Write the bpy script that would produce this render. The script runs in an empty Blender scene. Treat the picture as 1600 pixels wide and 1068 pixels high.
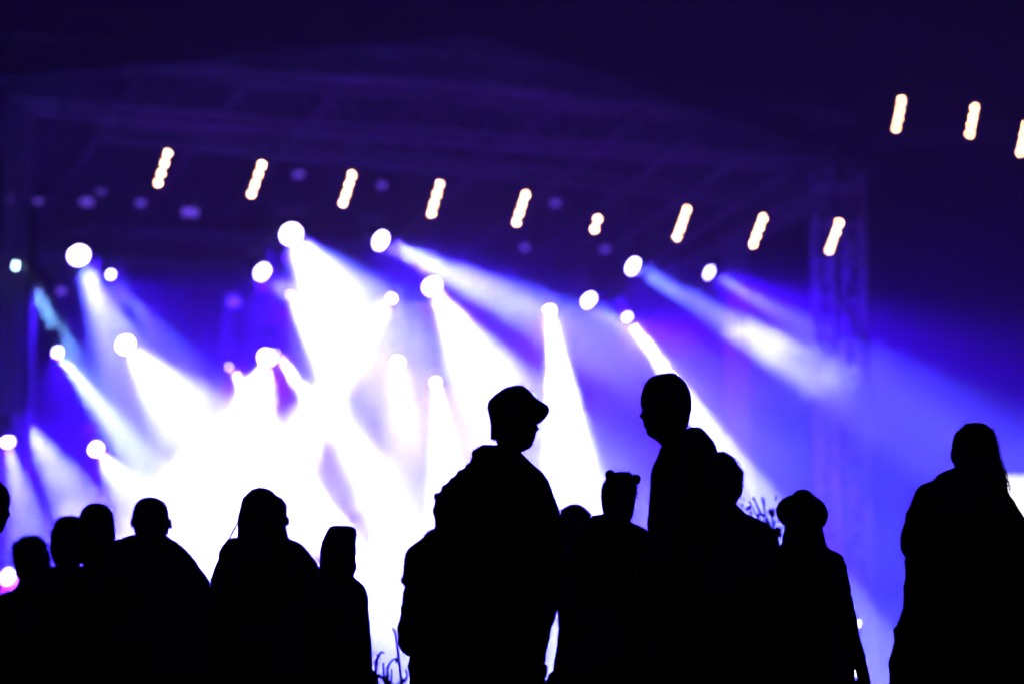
import bpy, bmesh, math, random
import numpy as np
from mathutils import Vector, Matrix, Euler
R = math.radians
random.seed(4)
scene = bpy.context.scene
COL = scene.collection

# ------------------------------------------------------------------ camera
CAM_H = 0.5
PITCH = math.atan((1150 - 534) / 3778.0)
cam_d = bpy.data.cameras.new("camera")
cam = bpy.data.objects.new("camera", cam_d)
COL.objects.link(cam)
cam.location = (0, 0, CAM_H)
cam.rotation_euler = (R(90) + PITCH, 0, 0)
cam_d.lens = 85
cam_d.sensor_width = 36
cam_d.clip_start = 0.1
cam_d.clip_end = 900
cam_d.dof.use_dof = True
cam_d.dof.focus_distance = 9.85
cam_d.dof.aperture_fstop = 1.4
scene.camera = cam
cam_q = cam.rotation_euler.to_matrix()


def at(px, py, depth):
    """world point seen at photo pixel (px, py) on the plane y = depth"""
    d = cam_q @ Vector(((px - 800) / 3777.8, (534 - py) / 3777.8, -1))
    return Vector((0, 0, CAM_H)) + d * (depth / d.y)


# ------------------------------------------------------------------ night sky, no sun
world = bpy.data.worlds.new("World")
scene.world = world
world.use_nodes = True
wn = world.node_tree.nodes
sky = wn.new("ShaderNodeTexSky")
sky.sky_type = 'NISHITA'
sky.sun_disc = False
sky.sun_elevation = R(-4.0)
sky.sun_rotation = R(150)
bgn = wn["Background"]
tint = wn.new("ShaderNodeMix")
tint.data_type = 'RGBA'
tint.blend_type = 'MULTIPLY'
tint.inputs[0].default_value = 1.0
tint.inputs[7].default_value = (0.85, 0.65, 1.05, 1)
world.node_tree.links.new(sky.outputs[0], tint.inputs[6])
world.node_tree.links.new(tint.outputs[2], bgn.inputs[0])
bgn.inputs[1].default_value = 0.018

scene.view_settings.view_transform = 'Standard'
scene.view_settings.look = 'None'
scene.view_settings.exposure = 0.0
scene.view_settings.gamma = 1.0
scene.view_settings.use_curve_mapping = False

cy = scene.cycles
cy.use_denoising = True
cy.max_bounces = 5
cy.volume_bounces = 1
cy.diffuse_bounces = 2
cy.glossy_bounces = 2
cy.transparent_max_bounces = 16
cy.sample_clamp_indirect = 4.0
cy.blur_glossy = 1.0
cy.use_light_tree = True
cy.use_adaptive_sampling = False

# ------------------------------------------------------------------ helpers
MATS = {}


def mat(name, color, rough=0.8, metal=0.0, emit=None, estr=0.0, spec=0.5, bump=0.0, scale=30.0, var=0.25):
    if name in MATS:
        return MATS[name]
    m = bpy.data.materials.new(name)
    m.use_nodes = True
    nt = m.node_tree
    b = nt.nodes["Principled BSDF"]
    b.inputs["Roughness"].default_value = rough
    b.inputs["Metallic"].default_value = metal
    b.inputs["Specular IOR Level"].default_value = spec
    tc = nt.nodes.new("ShaderNodeTexCoord")
    nz = nt.nodes.new("ShaderNodeTexNoise")
    nz.inputs["Scale"].default_value = scale
    nz.inputs["Detail"].default_value = 5
    nt.links.new(tc.outputs["Object"], nz.inputs["Vector"])
    rp = nt.nodes.new("ShaderNodeValToRGB")
    c = color
    rp.color_ramp.elements[0].color = (c[0] * (1 - var), c[1] * (1 - var), c[2] * (1 - var), 1)
    rp.color_ramp.elements[1].color = (c[0] * (1 + var), c[1] * (1 + var), c[2] * (1 + var), 1)
    nt.links.new(nz.outputs["Fac"], rp.inputs["Fac"])
    nt.links.new(rp.outputs["Color"], b.inputs["Base Color"])
    if bump:
        bp = nt.nodes.new("ShaderNodeBump")
        bp.inputs["Strength"].default_value = bump
        bp.inputs["Distance"].default_value = 0.01
        nt.links.new(nz.outputs["Fac"], bp.inputs["Height"])
        nt.links.new(bp.outputs["Normal"], b.inputs["Normal"])
    if emit:
        b.inputs["Emission Color"].default_value = (*emit, 1)
        b.inputs["Emission Strength"].default_value = estr
    MATS[name] = m
    return m


def obj(name, bm, m=None, parent=None, smooth=False):
    me = bpy.data.meshes.new(name)
    if isinstance(bm, tuple):
        me.from_pydata(bm[0], [], bm[1])
        me.update()
    else:
        bm.to_mesh(me)
        bm.free()
    if m:
        me.materials.append(m)
    if smooth:
        me.shade_smooth()
    o = bpy.data.objects.new(name, me)
    COL.objects.link(o)
    if parent:
        o.parent = parent
    return o


def tag(o, label=None, cat=None, group=None, kind=None):
    if label: o['label'] = label
    if cat: o['category'] = cat
    if group: o['group'] = group
    if kind: o['kind'] = kind
    return o


def empty(name, loc, label=None, cat=None, group=None, rot=None):
    o = bpy.data.objects.new(name, None)
    o.empty_display_size = 0.1
    COL.objects.link(o)
    o.location = loc
    if rot: o.rotation_euler = rot
    return tag(o, label, cat, group)


def bx(bm, c, s, rot=None):
    M = Matrix.Translation(c)
    if rot is not None: M = M @ rot.to_4x4()
    bmesh.ops.create_cube(bm, size=1, matrix=M @ Matrix.Diagonal((*s, 1)))


def tube(bm, a, b, r, r2=None, n=8, caps=True):
    a, b = Vector(a), Vector(b)
    d = b - a
    L = d.length
    if L < 1e-6: return
    M = Matrix.Translation((a + b) / 2) @ d.to_track_quat('Z', 'Y').to_matrix().to_4x4()
    bmesh.ops.create_cone(bm, cap_ends=caps, segments=n, radius1=r, radius2=r if r2 is None else r2, depth=L, matrix=M)

# ------------------------------------------------------------------ stage haze
def volume_mat(name, dens, aniso, color, noise=None):
    m = bpy.data.materials.new(name)
    m.use_nodes = True
    nt = m.node_tree
    nt.nodes.clear()
    out = nt.nodes.new('ShaderNodeOutputMaterial')
    v = nt.nodes.new('ShaderNodeVolumePrincipled')
    nt.links.new(v.outputs[0], out.inputs[1])
    v.inputs['Density'].default_value = dens
    v.inputs['Anisotropy'].default_value = aniso
    v.inputs['Color'].default_value = (*color, 1)
    if noise:
        scale, lo, hi, amp = noise
        tc = nt.nodes.new('ShaderNodeTexCoord')
        nz = nt.nodes.new('ShaderNodeTexNoise')
        nz.inputs['Scale'].default_value = scale
        nz.inputs['Detail'].default_value = 3
        nz.inputs['Distortion'].default_value = 0.6
        nt.links.new(tc.outputs['Object'], nz.inputs['Vector'])
        mr = nt.nodes.new('ShaderNodeMapRange')
        mr.inputs[1].default_value = lo
        mr.inputs[2].default_value = hi
        mr.inputs[3].default_value = 0.0
        mr.inputs[4].default_value = amp
        nt.links.new(nz.outputs['Fac'], mr.inputs[0])
        # fade to nothing at the cloud's own rim (object space, unit ball)
        ln = nt.nodes.new('ShaderNodeVectorMath'); ln.operation = 'LENGTH'
        nt.links.new(tc.outputs['Object'], ln.inputs[0])
        m2 = nt.nodes.new('ShaderNodeMapRange')
        m2.inputs[1].default_value = 0.98
        m2.inputs[2].default_value = 0.35
        nt.links.new(ln.outputs['Value'], m2.inputs[0])
        mu = nt.nodes.new('ShaderNodeMath'); mu.operation = 'MULTIPLY'
        nt.links.new(mr.outputs[0], mu.inputs[0]); nt.links.new(m2.outputs[0], mu.inputs[1])
        nt.links.new(mu.outputs[0], v.inputs['Density'])
    return m


bm = bmesh.new()
bx(bm, (0, 33, 6.0), (76, 76, 14.4))
haze = obj("haze", bm, volume_mat("haze_air", 0.005, 0.25, (0.93, 0.93, 0.97)))
tag(haze, kind="stuff")


def smoke(c, s, dens, nscale, label, lo=0.42, hi=0.66):
    b2 = bmesh.new()
    bmesh.ops.create_icosphere(b2, subdivisions=3, radius=1)
    m = volume_mat("smoke_volume", dens, 0.2, (0.95, 0.95, 0.98), noise=(nscale, lo, hi, dens))
    m.cycles.volume_step_rate = 3.0
    o = obj("smoke_cloud", b2, m)
    o.location = c
    o.scale = s
    tag(o, label, "smoke", kind="stuff")
    return o



smoke(at(620, 640, 38.0), (7.2, 3.6, 4.9), .030, 1.7, "broad bank of thin smoke hanging in the middle of the stage", 0.36, 0.64)
smoke(at(280, 900, 36.8), (4.6, 2.2, 2.0), .085, 1.6, "thick white stage smoke drifting low at the left of the stage")
smoke(at(1085, 500, 39.6), (1.1, 1.0, .8), .22, 1.5, "small bright smoke puffs in the beam right of the tall man")
smoke(at(1190, 560, 40.2), (1.9, 1.3, 1.3), .13, 1.6, "smoke wisps drifting through the rightmost beam")
# ------------------------------------------------------------------ ground
bm = bmesh.new()
bmesh.ops.create_grid(bm, x_segments=60, y_segments=60, size=400, matrix=Matrix.Translation((0, 100, 0)))
g = obj("ground", bm, mat("trodden_grass", (0.035, 0.04, 0.022), 0.95, spec=.1, scale=3, var=.5, bump=.5))
tag(g, kind="structure")

# ------------------------------------------------------------------ stage, towers and roof
M_black = mat("black_metal", (0.03, 0.03, 0.033), 0.55, 0.6)
M_steel = mat("scaffold_aluminium", (0.075, 0.075, 0.08), 0.5, 0.3)
M_drape = mat("black_stage_drape", (0.012, 0.012, 0.014), 0.95, spec=.05, scale=8)
SU = Vector((.921, .390, 0)); SV = Vector((-.390, .921, 0)); S0 = Vector((0, 39, 0))


def sp(u, v, z):
    return S0 + SU * u + SV * v + Vector((0, 0, z))


def box_truss(name, a, b, s, parent, m=M_steel, rc=.03, rl=.014, bay=None):
    """four chords with zigzag lacing between points a and b"""
    a, b = Vector(a), Vector(b)
    d = (b - a); L = d.length; d.normalize()
    ref = Vector((0, 0, 1)) if abs(d.z) < .8 else SU
    u = d.cross(ref).normalized() * s / 2; v = d.cross(u).normalized() * s / 2
    cs = [u + v, -u + v, -u - v, u - v]
    bm = bmesh.new()
    for c in cs: tube(bm, a + c, b + c, rc, n=8)
    t = obj(name, bm, m, parent)
    bm = bmesh.new()
    n = max(2, int(L / (bay or s)))
    for i in range(n):
        p, q = a + d * L * i / n, a + d * L * (i + 1) / n
        for k in range(4):
            c0, c1 = cs[k], cs[(k + 1) % 4]
            if i % 2: c0, c1 = c1, c0
            tube(bm, p + c0, q + c1, rl, n=5, caps=False)
            tube(bm, p + c0, p + c1, rl, n=5, caps=False)
    tag(obj("lacing", bm, m, t), kind="stuff")
    return t


st = empty("concert_stage", sp(0, 0, 0), "raised black concert stage behind the crowd under the lighting rig", "stage")
st.rotation_euler.z = math.atan2(SU.y, SU.x)
def stage_part(name, c, s, m):
    b_ = bmesh.new(); bx(b_, c, s); return obj(name, b_, m, st)
stage_part("deck", (-.8, 5, 1.2), (13.2, 10, .12), mat("stage_ply", (.02, .018, .018), .8, spec=.15, scale=6))
stage_part("front_skirt", (-.8, .06, .57), (13.2, .04, 1.13), M_drape)
bm = bmesh.new()
N_ = 160
vs = []
for i in range(N_ + 1):
    x = -7.4 + 13.2 * i / N_; y = 10.1 + .07 * math.sin(i * .9) + .03 * math.sin(i * 2.3)
    vs.append((bm.verts.new((x, y, 1.27)), bm.verts.new((x, y, 9.3))))
for p, q in zip(vs, vs[1:]): bm.faces.new((p[0], q[0], q[1], p[1]))
bk = obj("backdrop", bm, M_drape, st, True)
md = bk.modifiers.new("t", 'SOLIDIFY'); md.thickness = .01

M_rafter = mat("rafter_tube", (.03, .028, .035), .7, .2)
# towers
tw = empty("truss_tower", sp(-8.1, -.2, 0), "slim lattice truss tower at the left end of the stage with a dark pole", "tower")
def twp(x, y, z): return Vector((x, y, z))
box_truss("mast", (-.10, 0, .1), (-.10, 0, 9.8), .30, tw)
bm = bmesh.new(); tube(bm, (.20, -.1, .0), (.20, -.1, 8.3), .075, n=14); obj("pole", bm, M_black, tw, True)
bm = bmesh.new(); bx(bm, (0, 0, .05), (1, 1, .1)); obj("base", bm, M_black, tw)
tw2 = empty("truss_tower", sp(6.15, -.1, 0), "broad pale lattice truss tower at the right end of the stage", "tower")
box_truss("mast", (0, 0, .1), (0, 0, 10.6), .62, tw2, rc=.05, rl=.03, m=mat('dull_scaffold', (.13, .13, .15), .7, .2))
bm = bmesh.new(); bx(bm, (0, 0, .05), (1.2, 1.2, .1)); obj("base", bm, M_black, tw2)
tw3 = empty("truss_tower", sp(6.2, 3.8, 0), "thin pale upright truss inside the stage, left of the broad right tower", "tower")
box_truss("mast", (0, 0, .1), (0, 0, 10.2), .28, tw3, m=mat('dull_scaffold', (.13, .13, .15), .7, .2))
bm = bmesh.new(); bx(bm, (0, 0, .05), (.8, .8, .1)); obj("base", bm, M_black, tw3)

# roof
rf = empty("stage_roof", (0, 0, 0), "dark truss roof over the stage, dimly lit purple from below", "roof")
box_truss("front_truss", sp(-8.4, 0, 10.35), sp(6.4, 0, 10.75), .75, rf, rc=.035, rl=.012)
box_truss("middle_truss", sp(-8.4, 3.6, 10.9), sp(6.4, 3.6, 11.0), .6, rf)
box_truss("rear_truss", sp(-8.4, 8.5, 9.6), sp(6.4, 8.5, 9.9), .6, rf)
box_truss("side_truss", sp(-8.4, 0, 10.0), sp(-8.4, 9, 9.3), .5, rf)
box_truss("side_truss", sp(6.2, 0, 10.3), sp(6.2, 9, 9.6), .5, rf)
box_truss("ridge_truss", sp(-1.0, -.6, 11.4), sp(-1.0, 9, 11.0), .5, rf, m=M_black)
box_truss("pitched_truss", sp(-1.0, -.3, 11.25), sp(6.2, -.3, 10.95), .45, rf, m=M_rafter)
box_truss("pitched_truss", sp(-1.0, -.3, 11.25), sp(-8.4, -.3, 10.7), .45, rf, m=M_rafter)
for i, u in enumerate([-6.5, -4.6, -2.8, .9, 2.2, 3.3, 4.3, 5.2]):
    bm = bmesh.new()
    za = 11.25 - abs(u + 1) * .2
    tube(bm, sp(u, -.3, za + .2), sp(u, 9, za - .9), .05, n=10)
    obj("rafter", bm, M_rafter, rf, True)
# canopy skin, sagging between the rafters
bm = bmesh.new()
gu, gv = 72, 14
grid = [[None] * (gv + 1) for _ in range(gu + 1)]
for i in range(gu + 1):
    u = -8.8 + 15.6 * i / gu
    for j in range(gv + 1):
        v = -.8 + 10.5 * j / gv
        z = 11.65 - abs(u + 1) * .2 - v * .1 + .07 * math.sin(u * 5.5) * math.sin(math.pi * j / gv) + .03 * math.sin(u * 13)
        grid[i][j] = bm.verts.new(sp(u, v, z))
for i in range(gu):
    for j in range(gv):
        bm.faces.new((grid[i][j], grid[i + 1][j], grid[i + 1][j + 1], grid[i][j + 1]))
cn = obj("canopy", bm, mat("canopy_fabric", (.006, .006, .007), .95, spec=.03, scale=4, var=.4), rf, True)
md = cn.modifiers.new("t", 'SOLIDIFY'); md.thickness = .02

# lamp bar carrying the blinders, and the side wing bar
def blinder_z(px, py): return at(px, py, depth_of(px)).z

def depth_of(px, off=0.0):
    return 38.5 + (px - 800) * 0.0042 + off

lb = empty("lighting_bar", (0, 0, 0), "thin dark truss carrying the row of warm blinder lamps", "truss")
pa, pb = at(150, 205, depth_of(150)), at(1350, 325, depth_of(1350))
box_truss("bar", pa, pb, .22, lb, m=M_black, rc=.02, rl=.008, bay=.4)
for t in (0.02, .25, .5, .75, .98):
    p = pa.lerp(pb, t)
    bm = bmesh.new(); tube(bm, p + Vector((0, 0, .1)), Vector((p.x, p.y, 10.3)), .012, n=6); obj("chain", bm, M_black, lb)
lb2 = empty("lighting_bar", (0, 0, 0), "high truss at the far right carrying the three upper blinder lamps", "truss")
pa2, pb2 = sp(6.5, .1, 10.9), at(1900, 190, depth_of(1900))
box_truss("bar", pa2, pb2, .22, lb2, m=M_black, rc=.02, rl=.008, bay=.4)
for t in (.99,):
    p = pa2.lerp(pb2, t)
    bm = bmesh.new(); tube(bm, p + Vector((0, 0, .0)), Vector((p.x, p.y + .3, 0)), .05, n=10); obj("post", bm, M_black, lb2)

# warm blinders: four lenses in a slanting row
M_warm = mat("warm_lamp_glass", (.8, .6, .4), emit=(1.0, .40, .24), estr=130)
BL = [(262, 240, 247, 286, 4, "leftmost warm blinder of the low row, four stacked lamps"),
      (409, 258, 393, 303, 4, "second warm blinder from the left, four stacked lamps"),
      (550, 274, 536, 317, 4, "third warm blinder from the left, above the two highest white spots"),
      (687, 289, 674, 333, 4, "fourth warm blinder from the left, four stacked lamps"),
      (821, 305, 807, 347, 4, "fifth warm blinder from the left, just left of the short one"),
      (934, 343, 929, 358, 2, "warm blinder with only two lamps lit, shortest of the row"),
      (1073, 328, 1058, 370, 4, "warm blinder just right of the short two lamp one"),
      (1192, 341, 1177, 381, 4, "second warm blinder from the right in the low row"),
      (1311, 349, 1296, 390, 4, "last warm blinder of the low row, above the right truss tower"),
      (1409, 157, 1400, 200, 4, "high warm blinder in the dark top right, nearest the stage"),
      (1523, 169, 1515, 209, 4, "high warm blinder in the dark top right, farther from the stage"),
      (1603, 197, 1595, 238, 4, "warm blinder cut by the right edge of the picture")]
for (x0, y0, x1, y1, n, lab) in BL:
    d = depth_of(x0) - .25
    A, B = at(x0, y0, d), at(x1, y1, d)
    if n == 2: A2, B2 = A + (A - B) * 1.0, B + (B - A) * 1.0
    else: A2, B2 = A, B
    C_ = (A2 + B2) / 2
    root = empty("blinder_lamp", C_, lab, "blinder lamp", "warm blinders hanging in a row")
    ax = (A2 - B2).normalized(); back = Vector((0, 1, 0))
    w = ax.cross(back).normalized(); back = w.cross(ax).normalized()
    if back.y < 0: back = -back
    RM = Matrix((w, back, ax)).transposed()
    bm = bmesh.new(); bx(bm, back * .07, (.15, .10, (A2 - B2).length + .16), RM)
    obj("housing", bm, M_black, root)
    for k in range(4):
        p = A2.lerp(B2, k / 3) - C_
        bm = bmesh.new(); bmesh.ops.create_cone(bm, cap_ends=False, segments=20, radius1=.052, radius2=.040, depth=.05, matrix=Matrix.Translation(p) @ back.to_track_quat('Z', 'Y').to_matrix().to_4x4())
        rim = obj("reflector", bm, M_black, root, True)
        lit = n == 4 or k in (1, 2)
        bm = bmesh.new(); bmesh.ops.create_uvsphere(bm, u_segments=14, v_segments=8, radius=1, matrix=Matrix.Translation(p) @ RM.to_4x4() @ Matrix.Diagonal((.018, .007, .018, 1)))
        obj("lamp_glass", bm, M_warm if lit else mat("dark_glass", (.05, .05, .05), .2), root, True)
    bm = bmesh.new(); top = A2 - C_ + ax * .06
    tube(bm, top + back * .07, top + back * .2 + Vector((0, 0, .22)), .012, n=8); obj("bracket", bm, M_black, root)

PAR_LABELS = ['dim par can at the left, just right of the three faint ones', 'faint par can above the brighter dim one at the left', 'faint par can right of the dim left one, under the first blinder', 'brightest dim par can, between the first two blinders', 'dim par can between the second and third blinders', 'faint par can between the third and fourth blinders', 'dim par can low between the oval lamp and the left spots', 'dim par can above the centre, right of the fifth blinder', 'dim par can just left of the large top left spot lamp', 'faint par can near the left tower, under the roof', 'outermost faint par can beside the left tower pole', 'faint par can under the fifth blinder', 'faint par can under the short two lamp blinder', 'dim par can low beside the left tower pole']
# small unlit par cans, the light they catch put in as glowing faces
M_dim = mat("caught_light_glow", (.3, .3, .5), emit=(.32, .16, 1.0), estr=.35)
PAR = [(136, 316, 1.0), (157, 300, .4), (220, 318, .5), (297, 332, 1.6), (467, 273, .7), (597, 290, .5), (365, 472, 1.0), (868, 318, .6), (95, 455, .6), (60, 315, .4), (12, 312, .5), (820, 387, .5), (945, 390, .5),
       (42, 621, .8)]
for i, (x, y, s) in enumerate(PAR):
    d = depth_of(x, 1.2)
    c = at(x, y, d)
    root = empty("par_can", c, None, "par can", "small dim par cans hung in the rig")
    root['label'] = PAR_LABELS[i]
    bm = bmesh.new(); tube(bm, (0, 0, 0), (0, .22, .12), .075, .055, n=14); obj("body", bm, M_black, root, True)
    f = .06 * math.sqrt(s)
    bm = bmesh.new(); bx(bm, (0, -.01, 0), (f * 3.2, .012, f * 1.7), Euler((.4, 0, 0)).to_matrix())
    obj("lens", bm, M_dim, root)
    bm = bmesh.new(); tube(bm, (0, .1, .08), (0, .1, .5), .012, n=6); obj("hanging_clamp", bm, M_black, root)
# ------------------------------------------------------------------ lit moving heads
PW = 280
UPW = 1.2
WHITE = (0.066, 0.073, 1.0)
PALE = (0.052, 0.048, 1.0)
BLUE = (0.043, 0.0005, 1.0)
VIOLET = (0.35, 0.0, 0.6)
CYAN = (0.14, 0.32, 0.75)





def lamp(parent, a, b, size, half, power, color, hard=True):
    """one light source: spot for beams and fills, spread disk for the added washes"""
    if hard:
        l = bpy.data.lights.new("spot_beam", 'SPOT')
        l.spot_size = R(half * 2)
        l.spot_blend = 0.7
        l.shadow_soft_size = size * .5
        l.energy = power * PW * 6.0 / math.sin(R(half)) ** 2
    else:
        l = bpy.data.lights.new("added_wash", 'AREA')
        l.shape = 'DISK'
        l.size = size
        l.spread = R(half * 2)
        l.energy = power * PW
    l.color = color
    o = bpy.data.objects.new(l.name, l)
    COL.objects.link(o)
    o.matrix_world = Matrix.Translation(a) @ (b - a).to_track_quat('-Z', 'Y').to_matrix().to_4x4()
    return o


# px, py, depth offset, target px, py, target depth minus own depth, half angle, power, colour, lens radius
BEAMS = [
    (21, 415, 0.5, 0, 470, -3, 6, 0, 0, CYAN, 0.045, 'small cyan-white round lamp beside the tall left truss tower'),
    (38, 427, 1.0, 108, 545, -1.2, 5, 1.0, 0, CYAN, 0.03, 'lamp throwing a narrow cyan beam at the far left of the rig'),
    (123, 399, 0, 185, 540, -1.6, 10.5, 15.6, 2.6, WHITE, 0.13, 'large round white spot lamp at the top left of the rig'),
    (173, 429, 1, 300, 590, -1.5, 8, 2.2, 8.3, PALE, 0.04, 'small oval white spot lamp just right of the top left one'),
    (455, 366, 0, 552, 520, -2.5, 17, 45.0, 5.4, WHITE, 0.14, 'large round spot lamp, highest of all, over the widest white beam'),
    (595, 376, -0.6, 800, 475, -1.2, 8, 10.4, 2, WHITE, 0.12, 'large oval spot lamp right of the highest one, beam going right'),
    (410, 425, 1, 500, 500, -0.7, 8, 6.8, 2.7, PALE, 0.11, 'oval white spot lamp tilted left, between the two highest left beams'),
    (453, 460, 2, 500, 570, -0.5, 6, 12, 2.9, WHITE, 0.015, 'small lamp with a thin beam below the tilted oval lamp'),
    (196, 538, 0, 330, 700, -2, 18, 50.8, 5.8, WHITE, 0.11, 'round spot lamp in the left middle over a broad white beam'),
    (90, 550, -1, 160, 640, -0.8, 6, 13, 6.8, WHITE, 0.05, 'spot lamp near the left tower with a short hard white beam'),
    (417, 558, 0, 370, 740, -2, 18, 49.1, 8.2, WHITE, 0.11, 'round spot lamp in the middle left, beam falling to the lower left'),
    (430, 552, 1.2, 500, 640, -1, 7, 10, 4.4, WHITE, 0.02, 'small lamp beside the middle left one, beam going down right'),
    (358, 573, 1, 400, 640, -0.3, 5, 26, 5.3, WHITE, 0.015, 'small lamp with a short thin beam left of the middle'),
    (150, 701, 0, 230, 800, -1.2, 18, 23.5, 5.7, WHITE, 0.08, 'lowest oval white spot lamp at the left above the heads'),
    (675, 447, 0, 790, 650, -2, 16, 34.5, 7.3, WHITE, 0.12, 'round spot lamp near the centre over a broad white beam'),
    (612, 466, 2, 455, 700, -1.5, 9, 36.0, 5.2, WHITE, 0.05, 'lamp sending a long beam down left through the centre'),
    (621, 566, 1, 640, 740, -1.5, 16, 7.3, 5.4, WHITE, 0.08, 'lower centre spot lamp with a soft straight down beam'),
    (681, 597, 1, 700, 740, -1, 11, 16.2, 6.0, WHITE, 0.05, 'small lower centre lamp, beam straight down'),
    (859, 484, 0, 893, 740, -1.2, 10, 64.1, 10.5, WHITE, 0.06, 'lamp over the hard edged white beam above the capped man'),
    (920, 469, 0, 1010, 550, -0.7, 7, 4.0, 3.7, PALE, 0.1, 'oval spot lamp right of the hard edged centre beam'),
    (980, 495, 0, 1118, 690, -1.0, 5.5, 24, 7.5, WHITE, 0.05, 'lamp whose narrow white beam crosses behind the tall man'),
    (989, 416, 2.5, 1150, 510, -0.9, 7, 9, 5.2, WHITE, 0.12, 'large round spot lamp at the right with a patchy beam'),
    (1108, 426, 3.6, 1300, 535, -0.6, 7.5, 6.4, 6, WHITE, 0.09, 'rightmost oval spot lamp of the rig, beam fading right'),
    (12, 690, -1, 60, 900, -1, 14, 12.6, 6.1, WHITE, 0.07, 'lamp low behind the lattice of the left tower'),
    (30, 646, 0.8, 130, 800, -0.5, 15, 21.8, 5.3, WHITE, 0.01, 'lamp behind the left tower throwing a broad low beam'),
    (14, 900, 0.4, 100, 1000, -1, 14, 8.0, 5.4, WHITE, 0.1, 'lowest lamp of all, low behind the left tower by the frizzy hair'),
    (500, 640, 2.5, 420, 860, -1.5, 20, 30.2, 8.2, WHITE, 0.01, 'added unseen lamp washing the white smoke at the left of the stage'),  # this and the next are added lamps out of view, whitening the smoke
    (300, 690, 2.5, 260, 860, -1.5, 26, 12.9, 7.2, WHITE, 0.01, 'added unseen lamp washing the smoke behind the crop-haired man'),
]
M_lens = mat("lit_lens", (0.8, 0.8, 0.8), emit=(.48, .38, 1), estr=44)
M_lens_c = mat("lit_lens_cyan", (0.8, 0.8, 0.8), emit=(.55, .95, 1), estr=60)


def moving_head(a, b, rad, label, lens_m, off=0.0):
    """lens, barrel, yoke arms, base box and the pipe it hangs from"""
    root = empty("moving_head_lamp", a, label, "spot lamp", "moving head spot lamps of the rig")
    dr = (b - a).normalized()
    q = dr.to_track_quat('Z', 'Y').to_matrix().to_4x4()
    bm = bmesh.new(); bmesh.ops.create_cone(bm, cap_ends=True, segments=28, radius1=rad, radius2=rad, depth=.012, matrix=q)
    obj("lens", bm, lens_m, root)
    r = max(rad, .07)
    bm = bmesh.new()
    bmesh.ops.create_cone(bm, cap_ends=True, segments=24, radius1=r * .8, radius2=r * 1.12, depth=r * 2.6, matrix=q @ Matrix.Translation((0, 0, -r * 1.3 - .008)))
    obj("barrel", bm, M_black, root, True)
    c = -dr * r * 1.7
    h = r * 2.0
    side = dr.cross(Vector((0, 0, 1))).normalized()
    for s in (-1, 1):
        bm = bmesh.new(); tube(bm, c + side * s * r * 1.1, c + side * s * r * 1.25 + Vector((0, 0, h)), .022, n=8)
        obj("yoke_arm", bm, M_black, root)
    bm = bmesh.new(); bx(bm, c + Vector((0, 0, h + .06)), (r * 3, r * 2.2, .13)); obj("base", bm, M_black, root)
    top = 10.2 - a.z - c.z
    if top > h + .3:
        bm = bmesh.new(); tube(bm, c + Vector((0, 0, h + .1)), c + Vector((0, 0, top)), .018, n=8); obj("hanging_pipe", bm, M_black, root)
    return root, dr


for (px, py, off, tx, ty, td, half, pw, pb, colr, rad, lab) in BEAMS:
    d = depth_of(px, off)
    a = at(px, py, d); b = at(tx, ty, d + td)
    root, dr = moving_head(a, b, rad, lab, M_lens_c if colr == CYAN else M_lens)
    if pw:
        lo_ = lamp(None, a + dr * (rad * .5 + .03), b, rad + .02, half, pw, colr)
        if td > -.95 and px > 900 or colr == PALE: lo_.data.spot_blend = 1.0; lo_.data.spot_size *= 1.12
        if (px, py) in ((859, 484), (980, 495), (90, 550), (358, 573), (681, 597)): lo_.data.spot_blend = .35
        if pb: lamp(None, a + dr * .05, a + Vector((dr.x * .9, .15, -1)), rad * 1.6 + .15, 72, pb, BLUE, False)  # added blue wash standing in for the glow scattered round each lamp

# added violet uplights without fixtures, tinting the roof and the haze under it
for (px, py, off, tx, ty, td, half, pw, colr, size) in [
    (400, 900, 5, 500, 100, -3, 50, 0.35, VIOLET, 1.5),
    (1000, 900, 5, 1000, 100, -3, 50, 0.35, VIOLET, 1.5),
]:
    d = depth_of(px, off)
    lamp(None, at(px, py, d), at(tx, ty, d + td), size, half, pw, colr, False)
d = depth_of(1112, 4.0)
w_ = lamp(None, at(1112, 430, d) + Vector((0, -.1, 0)), at(1600, 720, d - 1.5), .3, 26, 18, BLUE)  # added blue fill without a fixture, colouring the haze to the right
w_.data.spot_blend = 1.0
d = depth_of(600, 1.0)
w_ = lamp(None, at(600, 380, d) + Vector((0, -.1, 0)), at(1200, 720, d - 1.0), .3, 20, 5, BLUE)  # second added blue fill, no fixture, across the centre haze
w_.data.spot_blend = 1.0

# added violet washes, unseen before the stage, pointing up to tint roof and haze
for x_ in (-5.0, 1.0, 7.0):
    p_ = Vector((x_, 33 + x_ * .3, .45))
    root = empty("added_floor_wash", p_, {-5.0: "left added violet lamp, unseen on the ground before the stage", 1.0: "middle added violet lamp, unseen on the ground before the stage", 7.0: "right added violet lamp, unseen on the ground before the stage"}[x_], "wash lamp", "added violet washes out of view")
    bm = bmesh.new(); bx(bm, (0, 0, -.12), (.5, .3, .2)); obj("housing", bm, M_black, root)
    bm = bmesh.new(); bx(bm, (0, 0, -.3), (.3, .2, .3)); obj("base", bm, M_black, root)
    bm = bmesh.new(); bx(bm, (0, 0, -.015), (.44, .24, .012)); obj("lens", bm, mat("added_violet_glow", (.3, .2, .4), emit=(.35, .0, 1), estr=6), root)
    lamp(None, p_ + Vector((0, 0, .02)), p_ + Vector((0, .5, 4)), .3, 65, UPW, (.22, .004, .85), False)

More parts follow.
